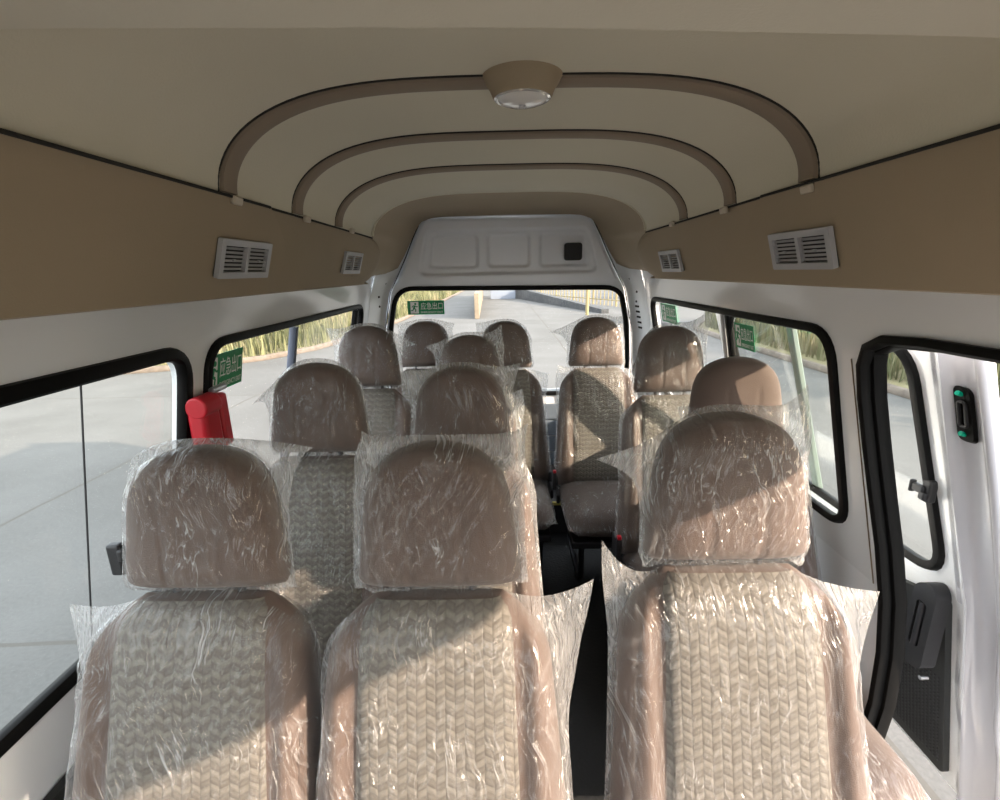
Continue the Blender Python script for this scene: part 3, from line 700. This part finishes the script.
def seat_proto():
    r = empty('passenger_seat')
    BACK.mesh(64, 60).build('backrest', velour, r, local=True, weld=.0003, angle=80)
    hm = HEAD.mesh(60, 30).build('headrest', velour, r, local=True, weld=.0003, angle=80)
    # woven centre panel with a sewn seam
    G, UV = [], []
    for i in range(41):
        u = .04+.95*i/40; h = u*BACK.H; hw = .150-.015*u if u < .93 else .136-.02*((u-.93)/.06)**2; row = []; ur = []
        for j in range(21):
            s = 2*j/20-1; x = s*hw; e = .003*(1-abs(s)**10)-.009*(abs(s) > .99)
            e -= .006*math.exp(-((u-.30)/.012)**2)
            row.append(BACK.P(x, h, BACK.th(x, h)+e+.0045)); ur.append((x, h))
        G.append(row); UV.append(ur)
    grid_obj('backrest_panel', G, UV, weave, [o for o in r.children if o.name.startswith('backrest')][0])
    # seat cushion
    def cw(u): return .218*min(1, .9+u)*max(0, 1-max(0, (u-.8)/.2)**2.5*.25)
    CU = Cushion((0, .03, .325), math.radians(-88), .50, cw, .13, lambda x, u: .012*sst((abs(x)-.14)/.04))
    c_ = CU.mesh(20, 22)
    c_.build('seat_cushion', velour, r, local=True, weld=.0003, angle=80)
    G, UV = [], []
    for i in range(31):
        h = (.05+.9*i/30)*CU.H; row = []; ur = []
        for j in range(13):
            x = (2*j/12-1)*.145; row.append(CU.P(x, h, -CU.th(x, h, True)-.002)); ur.append((x, h))
        G.append(row); UV.append(ur)
    m_ = MB(); box(m_, (0, -.20, .235), (.40, .44, .035)); box(m_, (0, .05, .27), (.38, .05, .10)); m_.build('seat_frame', metal_d, r, local=True, bevel=.006)
    for sx in (-.15, .15):
        m_ = MB(); sweep(m_, [(sx, -.38, .23), (sx, -.37, .05), (sx, -.34, .012), (sx, -.05, .012), (sx, .0, .05), (sx, .01, .23)], (1, 0, 0), .028, .028); m_.build('leg', metal_d, r, local=True)
    for sx in (-.06, .06):
        m_ = MB(); a = HEAD.P(sx, .03, 0); b = BACK.P(sx, BACK.H-.03, 0); tube(m_, a, b, .007); m_.build('headrest_post', metal_d, r, local=True)
    for sx in (-.232, .232):
        m_ = MB(); box(m_, (sx, .02, .36), (.022, .09, .10)); box(m_, (sx, -.06, .33), (.018, .16, .05)); m_.build('recliner_cover', black_pl, r, local=True, bevel=.008)
    return r, CU
proto, CUSH = seat_proto()
def kids(o): return list(o.children)
def copy_tree(o, parent=None):
    c = o.copy(); COL.objects.link(c)
    if parent: c.parent = parent
    for ch in kids(o): copy_tree(ch, c)
    return c

BSIDE = lambda t: .244-.046*t
#  name, head-top pixel, distance of head, head bag (side add, earL, earR), back bag ears, label
SEATS = [
 ((197, 447), .815, 'L1', dict(side=.158, earL=(.0, -.002, .4, .03), earR=(.065, -.012, .1, .01)), dict(earL=(.065, .05, 1, .08), earR=(.0, .0, 1, .085)), 1, 'plastic-covered seat at the left window, nearest row, mostly shaded'),
 ((435, 443), .805, 'M1', dict(side=.160, earL=(.002, .022, .2, .012), earR=(.010, .026, .0, .008)), dict(earL=(.0, .0, 1, .085), earR=(.085, .09, 1, .085)), 1, 'plastic-covered middle seat of the nearest row, crossed by a diagonal sun edge'),
 ((730, 413), .825, 'R1', dict(side=.155, earL=(.10, .008, 1, .10), earR=(.012, .055, .2, .02)), dict(earL=(.03, .12, 1, .085), earR=(.075, .025, 1, .09)), 1, 'plastic-covered seat right of the aisle in the nearest row, in full sun'),
 ((315, 363), 1.41, 'L2', dict(side=.155, earL=(.07, -.05, 1, .08), earR=(.0, .0, .9, .04)), dict(earL=(.0, .0, 1, .085), earR=(.0, .0, 1, .085)), 2, 'plastic-covered seat at the left window in the second row'),
 ((460, 367), 1.38, 'M2', dict(side=.158, earL=(.06, .018, .7, .04), earR=(.06, .035, .6, .04)), dict(earL=(.0, .0, 1, .085), earR=(.03, .01, .8, .02)), 2, 'plastic-covered seat of the second row directly behind the front middle seat'),
 ((738, 357), 1.45, 'R2', dict(side=.150, earL=(.0, .0), earR=(.03, .07)), dict(earL=(.03, .03, .8, .02), earR=(.0, .0, 1, .085)), 2, 'seat at the right window with its headrest bare on top, bag pulled low'),
 ((366, 326), 2.20, 'L3', dict(side=.165, earL=(.06, .035, .6, .05), earR=(.09, -.03, .8, .07)), dict(earL=(.0, .0, 1, .085), earR=(.0, .0, 1, .085)), 3, 'plastic-covered seat at the left window in the third row'),
 ((469, 335), 2.14, 'M3', dict(side=.160, earL=(.075, .0, .8, .06), earR=(.03, .05, .4, .02)), dict(earL=(.0, .0, 1, .085), earR=(.07, .05, .8, .03)), 3, 'plastic-covered seat in the third row, centre left behind the two middle seats'),
 ((671, 326), 2.00, 'R3', dict(side=.155, earL=(.02, -.12, .6, .10), earR=(-.055, .085, .2, .0)), dict(earL=(.0, .0, 1, .085), earR=(.0, .0, 1, .085)), 3, 'plastic-covered seat at the right window in the third row with a pointed bag top'),
 ((425, 321), 2.80, 'L4', dict(side=.165, earL=(.05, .0, .5, .03), earR=(.05, .0, .5, .03)), dict(earL=(.0, .0, 1, .085), earR=(.0, .0, 1, .085)), 4, 'plastic-covered seat of the last row in front of the rear exit sticker'),
 ((505, 321), 2.72, 'M4', dict(side=.165, earL=(.05, .01, .5, .03), earR=(.0, .0, .9, .03)), dict(earL=(.0, .0, 1, .085), earR=(.08, -.02, .7, .02)), 4, 'plastic-covered seat of the last row, left beside the gap to the rear door'),
 ((596, 317), 2.62, 'R4', dict(side=.165, earL=(.13, -.02, .8, .07), earR=(.02, .02, .5, .03)), dict(earL=(.05, .03, .8, .02), earR=(.03, .0, .8, .02)), 4, 'plastic-covered seat of the last row standing alone right of the aisle'),
]
TOPZ = HEAD.o.z+HEAD.H*math.cos(math.radians(9)); HYC = HEAD.P(0, .2, 0).y
roots = [proto]+[copy_tree(proto) for _ in SEATS[1:]]
for idx, (px, Y, nm, hb_, bb_, row_, lab) in enumerate(SEATS):
    q = at(px[0], px[1], 1, Y)
    r = roots[idx]
    r.name = 'passenger_seat'; base = .2 if row_ == 4 else 0
    sz = (q[2]-base)/TOPZ if row_ < 4 else (q[2]-.0)/TOPZ
    zl = 0
    if row_ == 4: sz = 1.0; zl = q[2]-TOPZ
    r.location = (q[0], Y-HYC, zl if row_ == 4 else 0); r.scale = (1, 1, sz)
    tag(r, lab, 'seat', 'passenger seats in plastic covers')
    res = {1: 110, 2: 64, 3: 48, 4: 40}[row_]
    hs = hb_['side']; ay = {1: .0085, 2: .006, 3: .0045, 4: .004}[row_]
    if nm == 'R2':
        make_bag('headrest_cover', HEAD, r, -.10, .115, (lambda t: .150+.02*t), (0, 0), (.0, 0), idx+1, res, ay)
    else:
        make_bag('headrest_cover', HEAD, r, -.008, HEAD.H+.012, (lambda t, hs=hs: hs-.008*t), hb_['earL'], hb_['earR'], idx+1, res, ay)
    make_bag('backrest_cover', BACK, r, -.02, BACK.H+.012, BSIDE, bb_['earL'], bb_['earR'], idx+31, res, ay, clear=.0095)
    make_bag('cushion_cover', CUSH, r, .01, CUSH.H+.012, (lambda t: .226), (.0, 0), (.0, 0), idx+61, 30, .0025)
    if nm in ('R3', 'R4', 'R1'):
        m_ = MB(); b = r.location
        box(m_, (-.245, -.06, .40), (.02, .03, .10)); m_.build('belt_buckle', black_pl, r, local=True, bevel=.006)
        bk = r.children[-1]; bk = [o for o in r.children if o.name.startswith('belt_buckle')][0]
        m_ = MB(); box(m_, (-.245, -.066, .453), (.016, .02, .014)); m_.build('release_button', red_m, bk, local=True, bevel=.003)

# ------------------------------------------------------------------ outside: concrete yard, curbs, verges
def ground_mat():
    m = bpy.data.materials.new('concrete_yard'); m.use_nodes = True; l = m.node_tree.links; b = m.node_tree.nodes['Principled BSDF']; b.inputs['Roughness'].default_value = .95; b.inputs['Specular IOR Level'].default_value = .08
    g = nd(m, 'ShaderNodeNewGeometry'); sp = nd(m, 'ShaderNodeSeparateXYZ'); l.new(g.outputs['Position'], sp.inputs[0])
    nz = nd(m, 'ShaderNodeTexNoise'); nz.inputs['Scale'].default_value = .8; nz.inputs['Detail'].default_value = 8; l.new(g.outputs['Position'], nz.inputs['Vector'])
    n2 = nd(m, 'ShaderNodeTexNoise'); n2.inputs['Scale'].default_value = 40; n2.inputs['Detail'].default_value = 5; l.new(g.outputs['Position'], n2.inputs['Vector'])
    k = mth(m, 'ADD', mth(m, 'MULTIPLY', nz.outputs['Fac'], .6), mth(m, 'MULTIPLY', n2.outputs['Fac'], .4))
    r = nd(m, 'ShaderNodeValToRGB'); r.color_ramp.elements[0].position = .35; r.color_ramp.elements[1].position = .65
    r.color_ramp.elements[0].color = (.110, .110, .106, 1); r.color_ramp.elements[1].color = (.145, .145, .141, 1); l.new(k, r.inputs[0])
    def joint(c, o, p, wd):
        a = mth(m, 'ADD', c, mth(m, 'MULTIPLY', mth(m, 'SUBTRACT', nz.outputs['Fac'], .5), .12))
        f = mth(m, 'ABSOLUTE', mth(m, 'SUBTRACT', mth(m, 'FRACT', mth(m, 'ADD', mth(m, 'DIVIDE', mth(m, 'SUBTRACT', a, o), p), .5)), .5))
        return mth(m, 'LESS_THAN', mth(m, 'MULTIPLY', f, p), wd)
    jj = mth(m, 'MAXIMUM', joint(sp.outputs[0], -4.75, 6.5, .022), joint(sp.outputs[1], 2.54, 6.45, .018))
    mi = nd(m, 'ShaderNodeMixRGB'); mi.inputs[2].default_value = (.10, .095, .085, 1); l.new(mth(m, 'MULTIPLY', jj, .75), mi.inputs[0]); l.new(r.outputs[0], mi.inputs[1]); l.new(mi.outputs[0], b.inputs['Base Color'])
    bu = nd(m, 'ShaderNodeBump'); bu.inputs['Strength'].default_value = .4; bu.inputs['Distance'].default_value = .008; l.new(n2.outputs['Fac'], bu.inputs['Height']); l.new(bu.outputs[0], b.inputs['Normal'])
    return m
mb = MB(); mb.grid([[(x, y, -.7) for y in (-60, 0, 60, 160)] for x in (-60, 0, 60)]); tag(mb.build('floor_yard', ground_mat(), smooth=False), kind='structure').name = 'floor.001'
curb_m = mat('curb_stone', (.17, .14, .115), .9, var=(6, (.11, .09, .075), .4, .7))
soil = mat('verge_soil', (.17, .15, .08), .95, var=(1.5, (.22, .20, .10), .4, .65))
LC = [(-30, 9.0), (-14, 10.4), (-9.2, 11.3), (-7.6, 11.9), (-6.5, 12.9), (-5.7, 14.5), (-5.1, 18), (-4.8, 24), (-4.6, 40), (-4.5, 90)]
RC = [(6.9, -30), (6.85, 0), (6.8, 5), (6.75, 9), (6.7, 14), (6.9, 17.5), (8.5, 20.5), (14, 22), (40, 23)]
for nmx, path2, lab in (('left', LC, 'low stone curb along the left grass verge'), ('right', RC, 'low stone curb along the right grass verge')):
    m_ = MB(); sweep(m_, [(x, y, -.64) for x, y in path2], (0, 0, 1), .14, .16); tag(m_.build('curb', curb_m), lab, 'curb')
def bank(path2, side, name):
    G = []
    for t, z in ((.05, -.60), (1.2, -.5), (3, -.1), (5, .5), (9, 1.3), (14, 1.8)):
        row = []
        for i, (x, y) in enumerate(path2):
            a = Vector(path2[max(0, i-1)]); b = Vector(path2[min(len(path2)-1, i+1)]); d = (b-a).normalized(); n = Vector((-d.y, d.x))*side
            row.append((x+n.x*t, y+n.y*t, z))
        G.append(row)
    m_ = MB(); m_.grid(G); return m_
dlc = resample([(x, y, 0) for x, y in LC], 60); drc = resample([(x, y, 0) for x, y in RC], 60)
tag(bank([(p.x, p.y) for p in dlc], 1, 'l').build('grass_bank', soil), 'grassy bank rising behind the left curb', 'bank', kind='structure')
tag(bank([(p.x, p.y) for p in drc], -1, 'r').build('grass_bank', soil), 'grassy bank rising behind the right curb', 'bank', kind='structure')

def leaf_mat(name, cols):
    m = bpy.data.materials.new(name); m.use_nodes = True; l = m.node_tree.links; b = m.node_tree.nodes['Principled BSDF']; b.inputs['Roughness'].default_value = .7
    ob = nd(m, 'ShaderNodeAttribute'); ob.attribute_name = 'tone'
    r = nd(m, 'ShaderNodeValToRGB'); el = r.color_ramp.elements
    while len(el) < len(cols): el.new(.5)
    for i, c in enumerate(cols): el[i].position = i/(len(cols)-1); el[i].color = (*c, 1)
    l.new(ob.outputs['Fac'], r.inputs[0]); l.new(r.outputs[0], b.inputs['Base Color']); b.inputs['Transmission Weight'].default_value = 0
    return m
grass_m = leaf_mat('verge_grass', [(.05, .055, .02), (.10, .11, .045), (.165, .165, .075), (.22, .19, .11)])
bush_m = leaf_mat('bush_leaves', [(.05, .065, .025), (.12, .135, .05), (.21, .20, .085), (.30, .10, .05)])
def blades(name, pts, m, lo, hi, wd, seed, label, cat, spread=.35):
    rs_ = np.random.RandomState(seed); n = len(pts); P = np.array(pts)
    a = rs_.uniform(0, 2*np.pi, n); h = rs_.uniform(lo, hi, n); w = rs_.uniform(.5, 1.2, n)*wd; ln = rs_.uniform(0, spread, n)*h; b = rs_.uniform(0, 2*np.pi, n)
    dx_, dy_ = np.cos(a)*w, np.sin(a)*w; lx_, ly_ = np.cos(b)*ln, np.sin(b)*ln
    V = np.zeros((n, 5, 3)); V[:, 0] = P+np.c_[dx_, dy_, 0*h]; V[:, 1] = P-np.c_[dx_, dy_, 0*h]
    V[:, 2] = P+np.c_[-dx_*.8+lx_*.4, -dy_*.8+ly_*.4, h*.6]; V[:, 3] = P+np.c_[dx_*.8+lx_*.4, dy_*.8+ly_*.4, h*.6]; V[:, 4] = P+np.c_[lx_, ly_, h]
    k = np.arange(n)*5; fs = [(int(q), int(q+1), int(q+2), int(q+3)) for q in k]+[(int(q+3), int(q+2), int(q+4)) for q in k]
    me = bpy.data.meshes.new(name); me.from_pydata(V.reshape(-1, 3).tolist(), [], fs); me.materials.append(m)
    at_ = me.attributes.new('tone', 'FLOAT', 'POINT')
    tone = np.clip(rs_.uniform(0, 1, n)*.6+.2+.3*np.sin(P[:, 0]*.9+P[:, 1]*.7), 0, 1); at_.data.foreach_set('value', np.repeat(tone, 5).astype(np.float32))
    o = bpy.data.objects.new(name, me); COL.objects.link(o); return tag(o, label, cat, kind='stuff')
def bankpts(path, side, n, tmin, tmax, i0, i1, seed):
    rs_ = random.Random(seed); out = []
    prof = ((.05, -.60), (1.2, -.5), (3, -.1), (5, .5), (9, 1.3), (14, 1.8))
    for _ in range(n):
        f = rs_.uniform(i0, i1); i = int(f); g = f-i; a, b = path[i], path[i+1]; p = a.lerp(b, g); d = (path[min(len(path)-1, i+1)]-path[max(0, i-1)]).normalized(); nn = Vector((-d.y, d.x, 0))*side
        t = tmin+(tmax-tmin)*rs_.random()**1.4
        z = next((z0+(z1-z0)*(t-t0)/(t1-t0) for (t0, z0), (t1, z1) in zip(prof, prof[1:]) if t <= t1), 1.8)
        out.append((p.x+nn.x*t, p.y+nn.y*t, z-.02))
    return out
blades('verge_grass', bankpts(dlc, 1, 26000, .1, 8, 8, 57, 3), grass_m, .25, .9, .022, 5, 'tall yellow-green grass behind the left curb', 'grass')
blades('verge_grass', bankpts(drc, -1, 30000, .3, 8, 16, 56, 4), grass_m, .25, .95, .022, 6, 'tall yellow-green grass behind the right curb', 'grass')
# bushes: each its own leafy mound
def bush(c, r, h, seed, label, cat='bush', name='bush', red=0, n=2600):
    rs_ = np.random.RandomState(seed); u = rs_.normal(size=(n, 3)); u /= np.linalg.norm(u, axis=1)[:, None]; rad = rs_.uniform(.55, 1, n)**.6
    lob = 1+.22*np.sin(u[:, 0]*5+seed)*np.cos(u[:, 1]*4+seed*2)
    P = u*(rad*lob)[:, None]*np.array([r, r, h/2]); P[:, 2] = np.maximum(P[:, 2]+h/2, 0); P += np.array(c)
    s = rs_.uniform(.03, .075, n); a = rs_.normal(size=(n, 3)); a /= np.linalg.norm(a, axis=1)[:, None]; b = np.cross(a, u+.1); b /= np.linalg.norm(b, axis=1)[:, None]
    V = np.stack([P+a*s[:, None], P+b*s[:, None]*.6, P-a*s[:, None], P-b*s[:, None]*.6], 1); k = np.arange(n)*4
    me = bpy.data.meshes.new(name); me.from_pydata(V.reshape(-1, 3).tolist(), [], [(int(q), int(q+1), int(q+2), int(q+3)) for q in k]); me.materials.append(bush_m)
    tone = np.clip(rs_.uniform(.0, .65, n)+red*(rs_.uniform(0, 1, n) < .5), 0, 1); me.attributes.new('tone', 'FLOAT', 'POINT').data.foreach_set('value', np.repeat(tone, 4).astype(np.float32))
    o = bpy.data.objects.new(name, me); COL.objects.link(o); me.transform(Matrix.Translation(-Vector(c))); o.location = c; return o
BU = [((9.2, 7.0, -.15), 1.0, 1.3, .5, 'reddish leafy bush behind the right curb, seen past the sliding door edge'),
      ((8.8, 9.4, -.2), .9, 1.2, 0, 'green bush behind the right curb, seen through the sliding door glass'),
      ((9.4, 12.2, -.1), 1.2, 1.5, 0, 'green bush behind the right curb, near side of the rear side window'),
      ((8.9, 15.6, -.2), 1.1, 1.4, .1, 'yellowish bush behind the right curb, middle of the rear side window'),
      ((9.6, 19.0, .1), 1.3, 1.6, .0, 'olive bush where the right curb turns away'),
      ((-8.9, 14.8, -.1), 1.1, 1.3, .0, 'green bush above the bend of the left curb'),
      ((-7.6, 18.6, -.1), 1.0, 1.4, .2, 'bush with some reddish leaves beyond the left curb bend'),
      ((-12.6, 13.4, -.1), 1.1, 1.2, .0, 'green bush far left behind the left curb')]
for i, (c, r_, h_, rd, lab) in enumerate(BU): tag(bush(c, r_, h_, i+3, lab, red=rd), lab, 'bush', 'bushes on the verges')

# rear: canal wall with railing, gate wall, fence post, parked cars far off
conc_d = mat('dark_retaining_wall', (.045, .048, .052), .9, var=(3, (.07, .074, .074), .4, .7))
tan_w = mat('tan_wall', (.22, .18, .13), .9, var=(4, (.17, .14, .10), .4, .7))
reflection_m = mat('pale_blue_reflection', (.20, .23, .28), .7)  # pale colour standing in for a reflection
rail_m = mat('cream_railing', (.26, .21, .10), .6)
a, b = Vector((.45, 44, -.7)), Vector((5.2, 25.0, -.7)); d = b-a; n = Vector((-d.y, d.x, 0)).normalized()
mb = MB(); prof = [(-.15, 0), (.15, 0)]
mb.add([a+n*.2, a-n*.2, b-n*.2, b+n*.2, a+n*.2+Vector((0, 0, 1.0)), a-n*.2+Vector((0, 0, 1.0)), b-n*.2+Vector((0, 0, .22)), b+n*.2+Vector((0, 0, .22))], [(0, 1, 2, 3), (4, 5, 6, 7), (0, 1, 5, 4), (1, 2, 6, 5), (2, 3, 7, 6), (3, 0, 4, 7)])
tag(mb.build('retaining_wall', conc_d, smooth=False), 'low dark retaining wall slanting across behind the rear window', 'wall')
fe = empty('railing', a, 'cream metal railing standing behind the dark retaining wall', 'railing')
a2, b2 = Vector((1.2, 44, -.7)), Vector((8.2, 26, -.7)); L = (b2-a2).length
mb = MB()
for zz in (.35, .95, 1.55): tube(mb, a2+Vector((0, 0, zz)), b2+Vector((0, 0, zz)), .035, 6)
mb.build('rail', rail_m, fe)
for i in range(46):
    p = a2.lerp(b2, i/45); mb = MB(); tube(mb, p, p+Vector((0, 0, 1.75)), .028 if i % 6 else .06, 6); mb.build('baluster' if i % 6 else 'post', rail_m, fe)
q = at(587, 315, 2, -.7); mb = MB(); tube(mb, q, Vector(q)+Vector((0, 0, 1.9)), .09, 10); tag(mb.build('marker_post', rail_m), 'thick cream post beside the railing, seen right of centre in the rear window', 'post')
q = Vector(at(477, 319, 2, -.7)); q2 = Vector((q.x-.6, q.y+22, -.7)); mb = MB(); d = (q2-q).normalized(); n = Vector((-d.y, d.x, 0))
box(mb, (q+q2)/2+Vector((0, 0, .6)), ((q2-q).length, .22, 1.2), (d, n, Vector((0, 0, 1)))); tag(mb.build('rear_slab', tan_w, smooth=False, bevel=.02), 'low tan boundary wall running away behind the rear window', 'wall')
mb = MB(); box(mb, Vector((.05, 40, .1)), (2.0, .3, 1.6)); tag(mb.build('rear_slab', reflection_m, smooth=False, bevel=.02), 'pale blue-white panel coloured as a reflection, right of the tan wall', 'wall')  # no real wall: solid panel painting in a bluish-white reflection
def car(c, col, lab):
    r = empty('car', c, lab, 'car', 'parked cars behind the railing'); m = mat('car_'+lab.split()[0], col, .3, coat=.6)
    pts = [(-2.1, .35), (-2.1, .8), (-1.3, .95), (-.7, 1.4), (.8, 1.42), (1.5, .98), (2.1, .85), (2.15, .35)]
    mb = MB(); c = Vector(c); G = [[c+Vector((x, y*(.82 if z > 1.1 else 1), z)) for x, z in pts] for y in (-.85, .85)]
    mb.grid(G); mb.add(G[0], [tuple(range(8))]); mb.add(G[1], [tuple(range(8))]); mb.add([G[0][0], G[0][-1], G[1][-1], G[1][0]], [(0, 1, 2, 3)]); mb.build('body', m, r, weld=.001, bevel=.06)
    for x in (-1.35, 1.35):
        for y in (-.8, .8): mb = MB(); tube(mb, c+Vector((x, y-.1, .32)), c+Vector((x, y+.1, .32)), .32, 18); mb.build('wheel', black_r, r)
    mb = MB(); box(mb, c+Vector((.05, -.76, 1.16)), (1.6, .04, .3)); mb.build('side_window', black_pl, r, bevel=.01)
car((11.0, 38, -.7), (.30, .06, .05), 'red car parked far behind the railing')
car((12.4, 43, -.7), (.05, .055, .07), 'dark car parked far behind the railing, beyond the red one')
# far hedge closing the view
for i in range(14):
    x = -26+i*4.2; tag(bush((x, 62+2*math.sin(i*2.1), -.8), 1.7, 3.6+math.sin(i*1.7)*.6, 50+i, '', n=2200), 'distant hedge bush beyond the end of the road', 'bush', 'distant hedge bushes')
    if COL: pass
